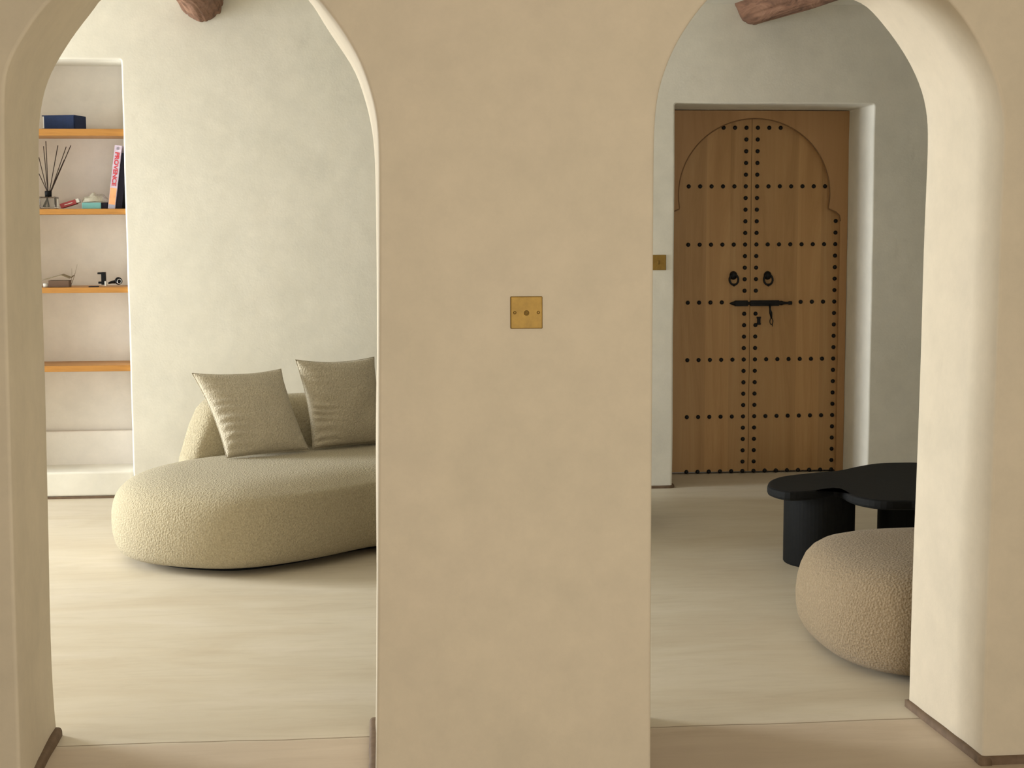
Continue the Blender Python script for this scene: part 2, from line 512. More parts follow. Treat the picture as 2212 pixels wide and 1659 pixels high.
yz_wall('wall_far_left', XF - 0.14, XF, YF, 9.3, [(6.2, 8.45, 0, 2.35)], M_far)
yz_wall('wall_right', XR, XR + 0.25, YR - 0.2, 9.3, [], M_far)
bm = bmesh.new()
box(bm, (XL, YR - 0.2, 0), (-0.05, YR, ZC)); box(bm, (1.55, YR - 0.2, 0), (XR, YR, ZC))
box(bm, (-0.05, YR - 0.2, 0), (1.55, YR, 0.5)); box(bm, (-0.05, YR - 0.2, 1.8), (1.55, YR, ZC))
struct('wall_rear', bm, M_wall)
# joint across the floor under the two arches
bm = bmesh.new()
pl = [Vector((x, 4.386 + 0.010 * noise.noise(Vector((x * 2.2, 0, 0))) + 0.004 * noise.noise(Vector((x * 9, 3, 0))) - 0.006 * x, 0)) for x in [XL + 0.02 + (XR - XL - 0.04) * i / 360 for i in range(361)]]
prev = None
for p in pl:
    c = [bm.verts.new(p + Vector((0, -0.0018, 0.0006))), bm.verts.new(p + Vector((0, 0.0018, 0.0006)))]
    if prev: bm.faces.new((prev[0], c[0], c[1], prev[1]))
    prev = c
struct('trim_3', bm, M_joint)

# ------------------------------------------------------------------ base strips along the jambs
def strip(name, pts, h=0.024, wd=0.016, side=1, nn_=26):
    bm = bmesh.new(); P = smooth_line(resample([Vector(p) for p in pts], nn_), 1)
    n = len(P); rows = []
    nn = normals2([Vector((p.x, p.y)) for p in P], False)
    for i, p in enumerate(P):
        j = 0.0025 * noise.noise(Vector((p.x * 9, p.y * 9, 5)))
        q = Vector((nn[i].x, nn[i].y, 0)) * side
        row = []
        for a in range(7):
            t = PI / 2 * a / 6
            row.append(bm.verts.new(Vector((p.x, p.y, 0)) + q * (wd + j) * math.cos(t) ** 0.6 + Vector((0, 0, (h + j) * math.sin(t) ** 0.6))))
        row.append(bm.verts.new(Vector((p.x, p.y, h)) - q * 0.012)); row.append(bm.verts.new(Vector((p.x, p.y, 0)) - q * 0.012))
        rows.append(row)
    for a, b_ in zip(rows, rows[1:]):
        for k in range(len(a) - 1): bm.faces.new((a[k], a[k + 1], b_[k + 1], b_[k]))
    bm.faces.new(rows[0]); bm.faces.new(rows[-1][::-1])
    return struct(name, bm, M_trim, True)
def jamb(A, B, i): return [(A[i].x, YN + 0.02), (A[i].lerp(B[i], .5).x, (YN + YF) / 2), (B[i].x, YF - 0.01)]
a = jamb(L_near, L_far, 0); strip('trim_4', [(p[0], p[1], 0) for p in [(a[0][0], YN - 0.005)] + a[1:] ], side=-1)
a = jamb(L_near, L_far, -1); strip('trim_5', [(p[0], p[1], 0) for p in a], side=1, wd=0.018)
a = jamb(R_near, R_far, -1)
strip('trim_6', [(a[0][0], YN - 0.018, 0), (a[0][0], YN + 0.02, 0), (a[1][0], a[1][1], 0), (a[2][0], a[2][1] + 0.01, 0)], side=-1, h=0.022, wd=0.020)
strip('trim_10', [(XR - 0.02, YN, 0), (a[0][0] - 0.014, YN, 0)], side=-1, h=0.0218, wd=0.020)
strip('trim_7', [(-1.31, YB, 0), (0, YB, 0), (DX0 - 0.012, YB, 0), (DX0 + 0.006, YB + 0.02, 0), (DX0 + 0.006, 8.9, 0)], side=-1, h=0.016, wd=0.012, nn_=220)
strip('trim_8', [(NX0 + 0.01, 8.547, 0), (NX1 - 0.006, 8.547, 0)], side=-1, h=0.012, wd=0.004)

# ------------------------------------------------------------------ glazed door and windows out of the picture (daylight comes through them)
bm = bmesh.new()
for y in (6.2, 7.3, 8.39): box(bm, (XF - 0.10, y, 0), (XF - 0.05, y + 0.06, 2.25))
for z in (0.0, 2.19): box(bm, (XF - 0.10, 6.26, z), (XF - 0.05, 8.39, z + 0.06))
struct('window_1', bm, M_white)
bm = bmesh.new()
for x in (-0.05, 0.72, 1.49): box(bm, (x, YR - 0.15, 0.5), (x + 0.06, YR - 0.09, 1.8))
for z in (0.5, 1.74): box(bm, (0.01, YR - 0.15, z), (1.49, YR - 0.09, z + 0.06))
struct('window_2', bm, M_white)

# ------------------------------------------------------------------ carved double door
GR = 0.0689
seam = (onY(1622, 403, YD).x + onY(1617, 1000, YD).x) / 2
zt = onY(1623, 276, YD).z
zb = 0.012
zrow = [zt - GR * 5 * i for i in range(7)]
def stud(parent, x, z):
    return (x, z)
stud_mesh = None
def add_stud(parent, x, z):
    global stud_mesh
    if stud_mesh is None:
        bm_ = bmesh.new()
        prof = [(0.0128, 0.0), (0.0125, 0.003), (0.0105, 0.007), (0.0065, 0.0100), (0.002, 0.0112)]
        rings = []
        for r, h in prof:
            rings.append([bm_.verts.new((r * math.cos(2 * PI * k / 12), -h, r * math.sin(2 * PI * k / 12))) for k in range(12)])
        for A_, B_ in zip(rings, rings[1:]):
            for k in range(12): bm_.faces.new((A_[k], B_[k], B_[(k + 1) % 12], A_[(k + 1) % 12]))
        bm_.faces.new(rings[-1]); bm_.faces.new(rings[0][::-1])
        bmesh.ops.recalc_face_normals(bm_, faces=bm_.faces)
        stud_mesh = bpy.data.meshes.new('stud'); bm_.to_mesh(stud_mesh); bm_.free()
        for p in stud_mesh.polygons: p.use_smooth = True
        stud_mesh.materials.append(M_iron)
    o = bpy.data.objects.new('stud', stud_mesh); C.objects.link(o); o.parent = parent
    o.location = Vector((x, YD, z)) - abs_loc(parent)
def knocker(parent, cx, cz):
    bm = bmesh.new()
    prof = [(0.024, 0), (0.023, 0.006), (0.017, 0.014), (0.007, 0.020)]
    rings = []
    for r, h in prof:
        rings.append([bm.verts.new((cx + r * math.cos(2 * PI * k / 16), YD - h, cz + 0.017 + 1.1 * r * math.sin(2 * PI * k / 16))) for k in range(16)])
    for A_, B_ in zip(rings, rings[1:]):
        for k in range(16): bm.faces.new((A_[k], B_[k], B_[(k + 1) % 16], A_[(k + 1) % 16]))
    bm.faces.new(rings[-1]); bm.faces.new(rings[0])
    kn = obj('knocker', bm, M_iron, parent, True)
    bm = bmesh.new()
    ring(bm, (cx, YD - 0.018, cz - 0.008), (1, 0, 0), (0, 0.12, 0.99), 0.0265, 0.031, 0.0062)
    r_ = bmesh.ops.create_icosphere(bm, subdivisions=2, radius=0.009)
    bmesh.ops.translate(bm, verts=r_['verts'], vec=(cx, YD - 0.022, cz - 0.040))
    obj('knocker_ring', bm, M_iron, kn, True)
hidden_top = None
DTH = 0.05
def leaf(name, x0, x1):
    o = bpy.data.objects.new(name, None); C.objects.link(o); o.location = ((x0 + x1) / 2, YD, 0)
    tag(o, kind='structure'); 
    bm = bmesh.new(); box(bm, (x0, YD, zb), (x1, YD + DTH, zt + 0.10), 0.002)
    obj('panel', bm, M_door, o)
    return o
lf = leaf('door_1', DX0 + 0.02, seam - 0.0010)
rf = leaf('door_2', seam + 0.0010, DX1 - 0.012)
c0 = onY(1636.5, 403, YD).x - 0.0
c0 = seam + GR / 2 * 1.0
for r in range(31):
    z = zt - GR * r
    if z < 0.0: continue
    row = r % 5 == 0
    lock = abs(r - 15) < 1
    for side, par in ((-1, lf), (1, rf)):
        if not lock: add_stud(par, seam + side * GR / 2, max(z, 0.014))
        if row:
            kmax = 2 if r == 0 else 7
            for k in range(1, kmax if r == 0 else 8):
                if r == 0 and k > 2: continue
                if r == 5 and k > 6: continue
                if lock and ((side > 0 and k < 4) or (side < 0 and k < 2)): continue
                if k == 7: continue
                if side < 0 and k == 6: continue
                add_stud(par, seam + side * (GR / 2 + GR * k), max(z, 0.014))
            if r == 0: add_stud(par, seam + side * (GR / 2 + GR * 2), z)
        if r >= 8: add_stud(par, seam + side * (GR / 2 + GR * 7), max(z, 0.014))
# remove the duplicate at the top row ends
seen = {}
for o in list(C.objects):
    if o.name.startswith('stud'):
        k = (o.parent.name, round(o.location.x, 3), round(o.location.z, 3))
        if k in seen: bpy.data.objects.remove(o)
        else: seen[k] = 1
kl = onY(1584, 601, YD); kr = onY(1658, 601, YD)
knocker(lf, kl.x, kl.z); knocker(rf, kr.x, kr.z)
zbolt = onY(1618, 655, YD).z
def X_(px): return onY(px, 655, YD).x
bm = bmesh.new()
box(bm, (X_(1586), YD - 0.018, zbolt - 0.017), (X_(1615), YD, zbolt + 0.017), 0.004)
tube(bm, [(X_(1575), YD - 0.008, zbolt), (X_(1580), YD - 0.009, zbolt), (X_(1587), YD - 0.009, zbolt)], [0.001, 0.009, 0.015], 10)
obj('bolt_keeper', bm, M_iron, lf, False)
bm = bmesh.new()
box(bm, (X_(1619.5), YD - 0.020, zbolt - 0.017), (X_(1682), YD, zbolt + 0.017), 0.004)
tube(bm, [(X_(x), YD - 0.012, zbolt) for x in (1610, 1620, 1682, 1688, 1692, 1700, 1703, 1709, 1710)], [0.009, 0.009, 0.012, 0.014, 0.009, 0.0075, 0.011, 0.011, 0.004], 12)
bo = obj('bolt', bm, M_iron, rf, False)
bm = bmesh.new()
q = onY(1661, 662, YD); e = onY(1664, 688, YD)
tube(bm, [(q.x, YD - 0.022, q.z + 0.012), (q.x, YD - 0.026, q.z - 0.015), ((q.x + e.x) / 2, YD - 0.026, (q.z + e.z) / 2), (e.x, YD - 0.026, e.z + 0.004)], [0.007, 0.005, 0.0095, 0.005], 10)
ring(bm, (e.x, YD - 0.026, e.z - 0.016), (1, 0, 0), (0, 0, 1), 0.009, 0.018, 0.003, 20, 6)
tube(bm, [(e.x + 0.004, YD - 0.026, e.z - 0.030), (e.x + 0.008, YD - 0.026, e.z - 0.048)], [0.004, 0.001], 8)
obj('bolt_handle', bm, M_iron, bo, True)
q = onY(1638.5, 692, YD)
bm = bmesh.new()
box(bm, (q.x - 0.010, YD - 0.012, q.z - 0.024), (q.x + 0.010, YD, q.z + 0.020), 0.003)
box(bm, (q.x - 0.013, YD - 0.009, q.z + 0.011), (q.x + 0.013, YD, q.z + 0.022), 0.002)
box(bm, (q.x - 0.013, YD - 0.009, q.z - 0.026), (q.x + 0.013, YD, q.z - 0.015), 0.002)
obj('keyhole_plate', bm, M_iron, rf, False)
# frame board with a horseshoe arch cut into it
arch_line = []
def arch_frame():
    Yf = YD - 0.028
    sx = seam + 0.012
    R = onY(1793, 400, Yf).x - sx
    ztop = onY(1630, 256, Yf).z
    zc = ztop - R * 0.97
    x1o = onY(1815, 500, Yf).x
    pts = []
    # inner outline from bottom left to bottom right
    half = x1o - sx
    inner = [(sx - half, 0.0), (sx - half, zc - 0.16), (sx - half + 0.006, zc - 0.125), (sx - half + 0.028, zc - 0.105), (sx - R * 0.985, zc - 0.085)]
    for k in range(41):
        a = math.radians(190 - 200 * k / 40)
        inner.append((sx + R * math.cos(a), zc + R * 0.97 * math.sin(a)))
    inner += [(sx + R * 0.985, zc - 0.085), (sx + half - 0.028, zc - 0.105), (sx + half - 0.006, zc - 0.125), (sx + half, zc - 0.16), (sx + half, 0.0)]
    inner = [(max(x, DX0 + 0.016), z) for x, z in inner]
    arch_line.extend((x, Yf + 0.001, z) for x, z in inner[1:-1])
    outer = [(DX1 - 0.002, 0.0), (DX1 - 0.002, DZ1 - 0.004), (DX0 + 0.002, DZ1 - 0.004), (DX0 + 0.002, 0.0)]
    poly = inner + outer
    bm = bmesh.new()
    P3 = [Vector((x, z, 0)) for x, z in poly]
    ft = [bm.verts.new((x, Yf, z)) for x, z in poly]; bt = [bm.verts.new((x, YD - 0.001, z)) for x, z in poly]
    for t in tessellate_polygon([P3]):
        try:
            bm.faces.new([ft[i] for i in t]); bm.faces.new([bt[i] for i in t][::-1])
        except ValueError: pass
    n = len(poly)
    for i in range(n): bm.faces.new((ft[i], ft[(i + 1) % n], bt[(i + 1) % n], bt[i]))
    return bm
bm = arch_frame()
fr_o = struct('trim_9', bm, M_frame)
bm = bmesh.new(); tube(bm, arch_line, 0.0035, 8)  # dark tube stands in for the shadow line along the frame's arch edge
obj('arch_shade_line', bm, M_archshade, fr_o, True)
bm = bmesh.new(); box(bm, (DX0 - 0.02, YD + DTH + 0.004, 0), (DX1 + 0.02, 9.12, DZ1 + 0.02))
struct('wall_behind_door', bm, M_niche)

# ------------------------------------------------------------------ ceiling logs
def log(name, end, head, R, label, seed):
    e = Vector(end); hd = Vector(head)
    th = tag(bpy.data.objects.new(name, None), label, 'beam', 'round log beams under the ceiling') if False else None
    bm = bmesh.new(); n = 96; m_ = 150; rows = []
    ax = (hd - e); Ln = ax.length; ax.normalize()
    u = ax.cross(Vector((0, 0, 1))).normalized(); v = u.cross(ax)
    for i in range(m_ + 1):
        t = i / m_; p = e + (hd - e) * t + Vector((0.02 * math.sin(t * 7 + seed), 0, 0)) * min(1, t * 6)
        row = []
        for k in range(n):
            a = 2 * PI * k / n
            d = R * (1 - 0.07 * max(0, noise.noise(Vector((math.cos(a) * 9 + seed, math.sin(a) * 9, t * 6)))) ** 0.7 + 0.10 * noise.noise(Vector((math.cos(a) * 1.3 + seed, math.sin(a) * 1.3, t * 7))) + 0.05 * noise.noise(Vector((math.cos(a) * 4 + seed, math.sin(a) * 4, t * 10))))
            row.append(bm.verts.new(p + (u * math.cos(a) + v * math.sin(a)) * d))
        rows.append(row)
    for A_, B_ in zip(rows, rows[1:]):
        for k in range(n): bm.faces.new((A_[k], A_[(k + 1) % n], B_[(k + 1) % n], B_[k]))
    bm.faces.new(rows[0]); bm.faces.new(rows[-1][::-1])
    o = obj(name, bm, M_log, None, True, org=e)
    return tag(o, label, 'beam', 'round log beams under the ceiling')
pL = onY(436, -4, YB); pR = onY(1631, 6, YB)
log('ceiling_log', (pL.x, YB - 0.0, pL.z), (pL.x - 0.02, YF + 0.02, pL.z), 0.122, 'rough brown log beam above the cream sofa, meeting the wall over the left arch', 1.0)
log('ceiling_log', (pR.x, YB - 0.0, pR.z), (pR.x + 0.70, YF + 0.02, pR.z), 0.122, 'rough reddish log beam above the studded wooden door', 5.0)

# ------------------------------------------------------------------ brass plates
def plate(name, c, s, label, socket):
    t = thing(name, label, 'wall plate', c)
    bm = bmesh.new(); box(bm, (c.x - s / 2, c.y - 0.006, c.z - s / 2), (c.x + s / 2, c.y + 0.001, c.z + s / 2), 0.0025, 3)
    obj('plate', bm, M_brass, t)
    if socket:
        for sx in (-1, 1):
            bm = bmesh.new()
            lathe(bm, [(0.0042, 0), (0.0040, 0.0012), (0.002, 0.0016)], (0, 0, 0), 16)
            bmesh.ops.rotate(bm, verts=bm.verts, cent=(0, 0, 0), matrix=Matrix.Rotation(PI / 2, 3, 'X'))
            bmesh.ops.translate(bm, verts=bm.verts, vec=(c.x + sx * 0.031, c.y - 0.006, c.z))
            obj('screw', bm, M_brassd, t, True)
        bm = bmesh.new()
        ring(bm, (c.x, c.y - 0.0065, c.z - 0.001), (1, 0, 0), (0, 0, 1), 0.0050, 0.0050, 0.0019, 20, 6)
        so_ = obj('socket', bm, M_brassd, t, True)
        bm = bmesh.new()
        tube(bm, [(c.x, c.y - 0.005, c.z - 0.001), (c.x, c.y - 0.009, c.z - 0.001)], 0.0022, 10)
        obj('socket_pin', bm, M_brass, so_, True)
    else:
        bm = bmesh.new(); box(bm, (c.x - 0.006, c.y - 0.011, c.z - 0.011), (c.x + 0.006, c.y - 0.005, c.z + 0.011), 0.002)
        obj('toggle', bm, M_brassd, t)
    return t
c = onY(1137, 675, YN); plate('socket_plate', Vector((c.x, YN, c.z)), 0.0846, 'square brass socket plate with a round centre hole on the middle pillar', True)
c = onY(1424, 567, YB); c.x = onY(1438.5, 567, YB).x - 0.043; plate('switch_plate', Vector((c.x, YB, c.z)), 0.086, 'brass switch plate on the far wall left of the studded door', False)

# ------------------------------------------------------------------ upholstery
def puffy(bm, loop, prof, cap_z, dome=0.0, wob=0.0, seed=0.0, soft=None, soft_w=None):
    """loop: CCW plan outline; prof: (inset, z) from bottom to top"""
    rings = []
    for i, (ins, z) in enumerate(prof):
        L = offset_loop(loop, ins)
        if soft:      # the rim is rounder along one stretch of the outline
            L = [Vector((p.x, p.y, z)).lerp(Vector((q.x, q.y, soft[i][1])), soft_w(r)) for p, q, r in zip(L, offset_loop(loop, soft[i][0]), loop)]
            rings.append([bm.verts.new((p.x + wob * noise.noise(Vector((p.x * 5 + seed, p.y * 5, z * 6))), p.y, p.z)) for p in L])
            continue
        rings.append([bm.verts.new((p.x + wob * noise.noise(Vector((p.x * 5 + seed, p.y * 5, z * 6))), p.y, z)) for p in L])
    n = len(loop)
    for A_, B_ in zip(rings, rings[1:]):
        for k in range(n): bm.faces.new((A_[k], A_[(k + 1) % n], B_[(k + 1) % n], B_[k]))
    bm.faces.new(rings[0][::-1])
    f = bm.faces.new(rings[-1])
    r = bmesh.ops.triangulate(bm, faces=[f])
plan = [(262, 1203), (300, 1218), (350, 1227), (420, 1233), (480, 1235), (540, 1233), (620, 1222), (700, 1208), (812, 1184)]
front = [onZ(x, y, 0.02) for x, y in plan]
SO = thing('sofa', 'cream boucle curved sofa with a puffy rounded seat against the pale far wall', 'sofa', (0, 7.3, 0))
fr = [Vector((p.x, p.y)) for p in front]
body = [(-1.105, 7.02), (-1.085, 6.86)] + [(p.x, p.y + 0.0) for p in fr[1:]] + [(0.35, 7.05), (0.75, 7.10), (1.10, 7.22), (1.26, 7.5), (1.2, 7.82), (0.9, 7.98), (0.4, 8.02), (-0.1, 7.98), (-0.45, 7.84), (-0.78, 7.62), (-1.0, 7.38), (-1.09, 7.18)]
loop = catmull([Vector(p) for p in body], True, 6)
loop = [p.copy() for p in resample(loop, 150, True)]
for _ in range(6): loop = [(loop[i - 1] + 2 * loop[i] + loop[(i + 1) % len(loop)]) / 4 for i in range(len(loop))]
if area2(loop) < 0: loop.reverse()
bm = bmesh.new()
prof = [(0.03, 0.030), (-0.01, 0.034), (-0.045, 0.052), (-0.064, 0.085), (-0.076, 0.13), (-0.081, 0.18), (-0.082, 0.23), (-0.079, 0.28), (-0.0745, 0.315), (-0.069, 0.332), (-0.060, 0.341), (-0.046, 0.346), (-0.016, 0.356), (0.02, 0.368), (0.07, 0.381), (0.13, 0.389), (0.20, 0.394)]
soft = [(0.03, 0.030), (-0.01, 0.034), (-0.045, 0.052), (-0.064, 0.085), (-0.076, 0.13), (-0.080, 0.18), (-0.079, 0.225), (-0.072, 0.262), (-0.060, 0.294), (-0.044, 0.318), (-0.024, 0.336), (-0.002, 0.350), (0.024, 0.362), (0.052, 0.371), (0.09, 0.380), (0.14, 0.388), (0.20, 0.394)]
assert len(soft) == len(prof)
def soft_w(p):
    t = min(1, max(0, (-0.30 - p.x) / 0.45)); return t * t * (3 - 2 * t)
puffy(bm, loop, prof, 0.39, wob=0.004, soft=soft, soft_w=soft_w)
obj('seat', bm, M_boucle, SO, True)
bm = bmesh.new()
puffy(bm, loop, [(0.10, 0.0), (0.10, 0.036), (0.12, 0.037)], 0)
obj('plinth', bm, M_black, SO)
# backrest: thick curved roll rising along the back of the seat
bx = catmull([Vector(p) for p in [(-0.90, 7.47), (-0.70, 7.63), (-0.38, 7.775), (-0.02, 7.845), (0.4, 7.865), (0.8, 7.83), (1.06, 7.70)]], False, 12)
bx = resample(bx, 60); nn = normals2(bx, False)
bm = bmesh.new(); rows = []
for i, p in enumerate(bx):
    f = i / (len(bx) - 1); s = min(f, 1 - f)
    e_ = min(1.0, s / 0.062); e_ = 0.55 * e_ + 0.45 * math.sin(e_ * PI / 2)
    Ht = 0.36 + 0.295 * (0.12 + 0.88 * e_)
    Wd = 0.120 * (0.62 + 0.38 * e_)
    row = []
    for k in range(20):
        a = 2 * PI * k / 20
        ca, sa = math.cos(a), math.sin(a)
        x = math.copysign(abs(ca) ** 0.7, ca) * Wd; z = math.copysign(abs(sa) ** 0.55, sa)
        zz = 0.30 + (Ht - 0.30) * (z + 1) / 2
        sh = 1 - 0.22 * (z + 1) / 2
        row.append(bm.verts.new((p.x + nn[i].x * x * sh, p.y + nn[i].y * x * sh, zz)))
    rows.append(row)
for A_, B_ in zip(rows, rows[1:]):
    for k in range(20): bm.faces.new((A_[k], A_[(k + 1) % 20], B_[(k + 1) % 20], B_[k]))
bm.faces.new(rows[0]); bm.faces.new(rows[-1][::-1])
obj('backrest', bm, M_boucle, SO, True)

def pillow(name, corners, label, T=0.13, seed=0.0):
    """corners: BL, BR, TR, TL in the world; puffy square cushion with pinched corners and side wrinkles"""
    BL, BR, TR, TL = corners
    c = (BL + BR + TR + TL) / 4
    nrm = ((BR - BL).cross(TL - BL)).normalized()
    if nrm.y > 0: nrm = -nrm          # towards the viewer side of the room
    n = 64
    bm = bmesh.new(); g = {}
    for side in (1, -1):
        for i in range(n + 1):
            for j in range(n + 1):
                u, v = i / n, j / n
                edge = i in (0, n) or j in (0, n)
                if edge and side == -1: g[(side, i, j)] = g[(1, i, j)]; continue
                uu, vv = 2 * u - 1, 2 * v - 1
                # edges bow inwards between the corners
                bu = 0.045 * (1 - vv * vv); bv = 0.045 * (1 - uu * uu)
                if vv < 0: bv *= 0.25
                U = 0.5 + uu * (0.5 - bu * abs(uu) ** 3); V = 0.5 + vv * (0.5 - bv * abs(vv) ** 3)
                p = BL.lerp(BR, U).lerp(TL.lerp(TR, U), V)
                h = max(0, (1 - uu * uu)) ** 0.42 * max(0, (1 - vv * vv)) ** 0.42
                wr = 0.0
                if side == 1:
                    k = math.exp(-((u) / 0.24) ** 2) * min(1, u * 14)
                    wr = 0.016 * k * math.sin(v * 62 + 7 * u + 4.0 * noise.noise(Vector((v * 5, u * 2, seed)))) * (0.45 + 1.3 * abs(noise.noise(Vector((v * 6, 3, seed))))) * (1 if v < 0.5 else max(0.25, 1 - (v - 0.5) * 4))
                wr += 0.008 * noise.noise(Vector((u * 4, v * 4, seed + 3)))
                p = p + nrm * ((1.0 if side > 0 else -0.45) * (T / 2) * h + wr * (h ** 0.5))
                g[(side, i, j)] = bm.verts.new(p)
    for side in (1, -1):
        for i in range(n):
            for j in range(n):
                bm.faces.new((g[(side, i, j)], g[(side, i + 1, j)], g[(side, i + 1, j + 1)], g[(side, i, j + 1)]))
    cu = thing(name, label, 'cushion', BL.lerp(BR, 0.5), 'boucle cushions on the sofa')
    cov = obj('cover', bm, M_cush, cu, True)
    bm = bmesh.new()
    pts = []
    for i in range(n): pts.append((i, 0))
    for j in range(n): pts.append((n, j))
    for i in range(n, 0, -1): pts.append((i, n))
    for j in range(n, 0, -1): pts.append((0, j))
    P = []
    for i, j in pts:
        uu, vv = 2 * i / n - 1, 2 * j / n - 1
        bu = 0.045 * (1 - vv * vv); bv = 0.045 * (1 - uu * uu)
        if vv < 0: bv *= 0.25
        U = 0.5 + uu * (0.5 - bu * abs(uu) ** 3); V = 0.5 + vv * (0.5 - bv * abs(vv) ** 3)
        P.append(BL.lerp(BR, U).lerp(TL.lerp(TR, U), V))
    P.append(P[0])
    tube(bm, P, 0.0022, 6, False)
    obj('seam', bm, M_cush, cov, True)
    return cu
Zs = 0.400
def cush(pxs, ztilt, label, seed):
    (bl, br, tr, tl) = pxs
    BL = onZ(bl[0], bl[1], Zs); BR = onZ(br[0], br[1], Zs + 0.004)
    TL = onY(tl[0], tl[1], BL.y + ztilt); TR = onY(tr[0], tr[1], BR.y + ztilt)
    return pillow('cushion', (BL, BR, TR, TL), label, 0.16, seed)
cush([(490, 989), (668, 972), (607, 797), (414, 806)], 0.12, 'taupe boucle cushion at the left end of the sofa, tilted sideways', 1.0)
cush([(676, 970), (838, 955), (808, 771), (638, 777)], 0.05, 'taupe boucle cushion beside the pillar edge, standing more upright', 6.0)

# ottoman behind the right jamb
OT = thing('ottoman', 'sandy boucle rounded ottoman half hidden behind the right arch jamb', 'ottoman', (2.03, 5.2, 0))
lp = []
for i in range(120):
    a = 2 * PI * i / 120; e_ = 2 / 2.9
    ca, sa = math.cos(a), math.sin(a)
    lp.append(Vector((2.09 + 0.51 * math.copysign(abs(ca) ** e_, ca), 5.135 + 0.455 * math.copysign(abs(sa) ** e_, sa))))
bm = bmesh.new()
puffy(bm, lp, [(0.03, 0.020), (-0.01, 0.026), (-0.035, 0.045), (-0.054, 0.08), (-0.062, 0.12), (-0.065, 0.17), (-0.062, 0.22), (-0.052, 0.262), (-0.036, 0.296), (-0.012, 0.322), (0.02, 0.342), (0.065, 0.355), (0.13, 0.363), (0.20, 0.367)], 0.4, wob=0.005, seed=4)
obj('cover', bm, M_boucle2, OT, True)
bm = bmesh.new(); puffy(bm, lp, [(0.10, 0.0), (0.10, 0.024), (0.12, 0.025)], 0)
obj('plinth', bm, M_black, OT)

# ------------------------------------------------------------------ black cloud-shaped coffee table
ZT = 0.36
tp = [(1657, 1046), (1663, 1037), (1680, 1030), (1712, 1025), (1760, 1020), (1807, 1016), (1840, 1009), (1872, 1003), (1902, 999.5), (1940, 998.5), (1985, 998.5), (2040, 1002)]
tf = [(2040, 1080), (1972, 1082), (1915, 1082), (1875, 1078), (1840, 1070), (1820, 1060), (1808, 1054), (1790, 1056), (1752, 1061), (1706, 1063), (1675, 1058), (1660, 1052)]
back = [onZ(x, y, ZT) for x, y in tp]; frt = [onZ(x, y, ZT) for x, y in tf]
pts = [Vector((p.x, p.y)) for p in frt[::-1]]                      # left end -> front right
right = [(2.98, 6.72), (3.12, 6.95), (3.02, 7.14)]
pts = pts + [Vector(p) for p in right] + [Vector((p.x, p.y)) for p in back[::-1]]
lp = resample(catmull(pts, True, 6), 160, True)
for _ in range(1): lp = [(lp[i - 1] + 2 * lp[i] + lp[(i + 1) % len(lp)]) / 4 for i in range(len(lp))]
if area2(lp) < 0: lp.reverse()
CT = thing('coffee_table', 'black cloud-shaped coffee table on thick round legs, behind the ottoman', 'table', (2.35, 6.8, 0))
bm = bmesh.new()
puffy(bm, lp, [(0.012, ZT - 0.040), (0.003, ZT - 0.036), (0.0, ZT - 0.028), (0.0, ZT - 0.012), (0.003, ZT - 0.004), (0.012, ZT)], ZT)
o = obj('tabletop', bm, M_black, CT, False)
lc = onZ(1770, 1207, 0.0)
for (cx, cy, rx, ry) in ((lc.x - 0.02, 6.55, 0.155, 0.17), (onZ(1898, 1200, 0).x * 0 + 2.40, 6.55, 0.15, 0.12), (2.72, 7.02, 0.15, 0.12)):
    bm = bmesh.new()
    lathe(bm, [(0.985, 0.0), (1.0, 0.004), (1.0, ZT - 0.039)], (cx, cy, 0), 56, rx, ry)
    obj('leg', bm, M_black, CT, False)

# ------------------------------------------------------------------ shelves in the niche
ys0 = 8.565
shelf_y = [(278, 293), (451, 463), (621, 633), (790, 803)]
shelf_labels = ['topmost wooden shelf in the niche, carrying the navy book',
                'wooden niche shelf carrying the reed diffuser and leaning books',
                'wooden niche shelf carrying small black gadgets and a brown box',
                'lowest wooden shelf in the niche, standing empty']
ST = []
for (a, b_), lb in zip(shelf_y, shelf_labels):
    z1 = onY(180, a, ys0).z; z0 = onY(180, b_, ys0).z
    ST.append(z1)
    bm = bmesh.new(); 
    vs = box(bm, (NX0 + 0.002, ys0, z0), (NX1 - 0.002, YNI - 0.001, z1), 0.004, 2)
    tag(obj('wooden_shelf', bm, M_shelf, None, False, org=((NX0 + NX1) / 2, ys0, z0)), lb, 'shelf', 'wooden shelves in the niche')
def PX(px, py, Y): return onY(px, py, Y).x
# navy book on the top shelf
Y0 = 8.60
x0, x1 = PX(89, 262, Y0), PX(165, 262, Y0); zA = ST[0]; zB = onY(130, 248, Y0).z
t = thing('book', 'thick navy book lying flat on the topmost niche shelf', 'book', ((x0 + x1) / 2, Y0, zA))
bm = bmesh.new(); D = 0.15; th = 0.006
# slightly turned: build in a local frame
rotm = Matrix.Rotation(math.radians(-14), 3, 'Z'); cc = Vector(((x0 + x1) / 2 + 0.01, Y0 + D / 2 + 0.02, 0))
Wd = (x1 - x0); hh = zB - zA
def lb_(bm, a, b_, mi=0, bev=0.0):
    vs = box(bm, a, b_, bev, 2, None, mi)
    bmesh.ops.rotate(bm, cent=(0, 0, 0), matrix=rotm, verts=vs); bmesh.ops.translate(bm, verts=vs, vec=cc)
lb_(bm, (-Wd / 2, -D / 2, zA), (Wd / 2, D / 2, zA + th)); lb_(bm, (-Wd / 2, -D / 2, zB - th), (Wd / 2, D / 2, zB))
lb_(bm, (-Wd / 2 + 0.012, -D / 2, zA + th), (Wd / 2, -D / 2 + 0.006, zB - th)); lb_(bm, (Wd / 2 - 0.006, -D / 2, zA + th), (Wd / 2, D / 2, zB - th))
obj('cover', bm, M_navy, t)
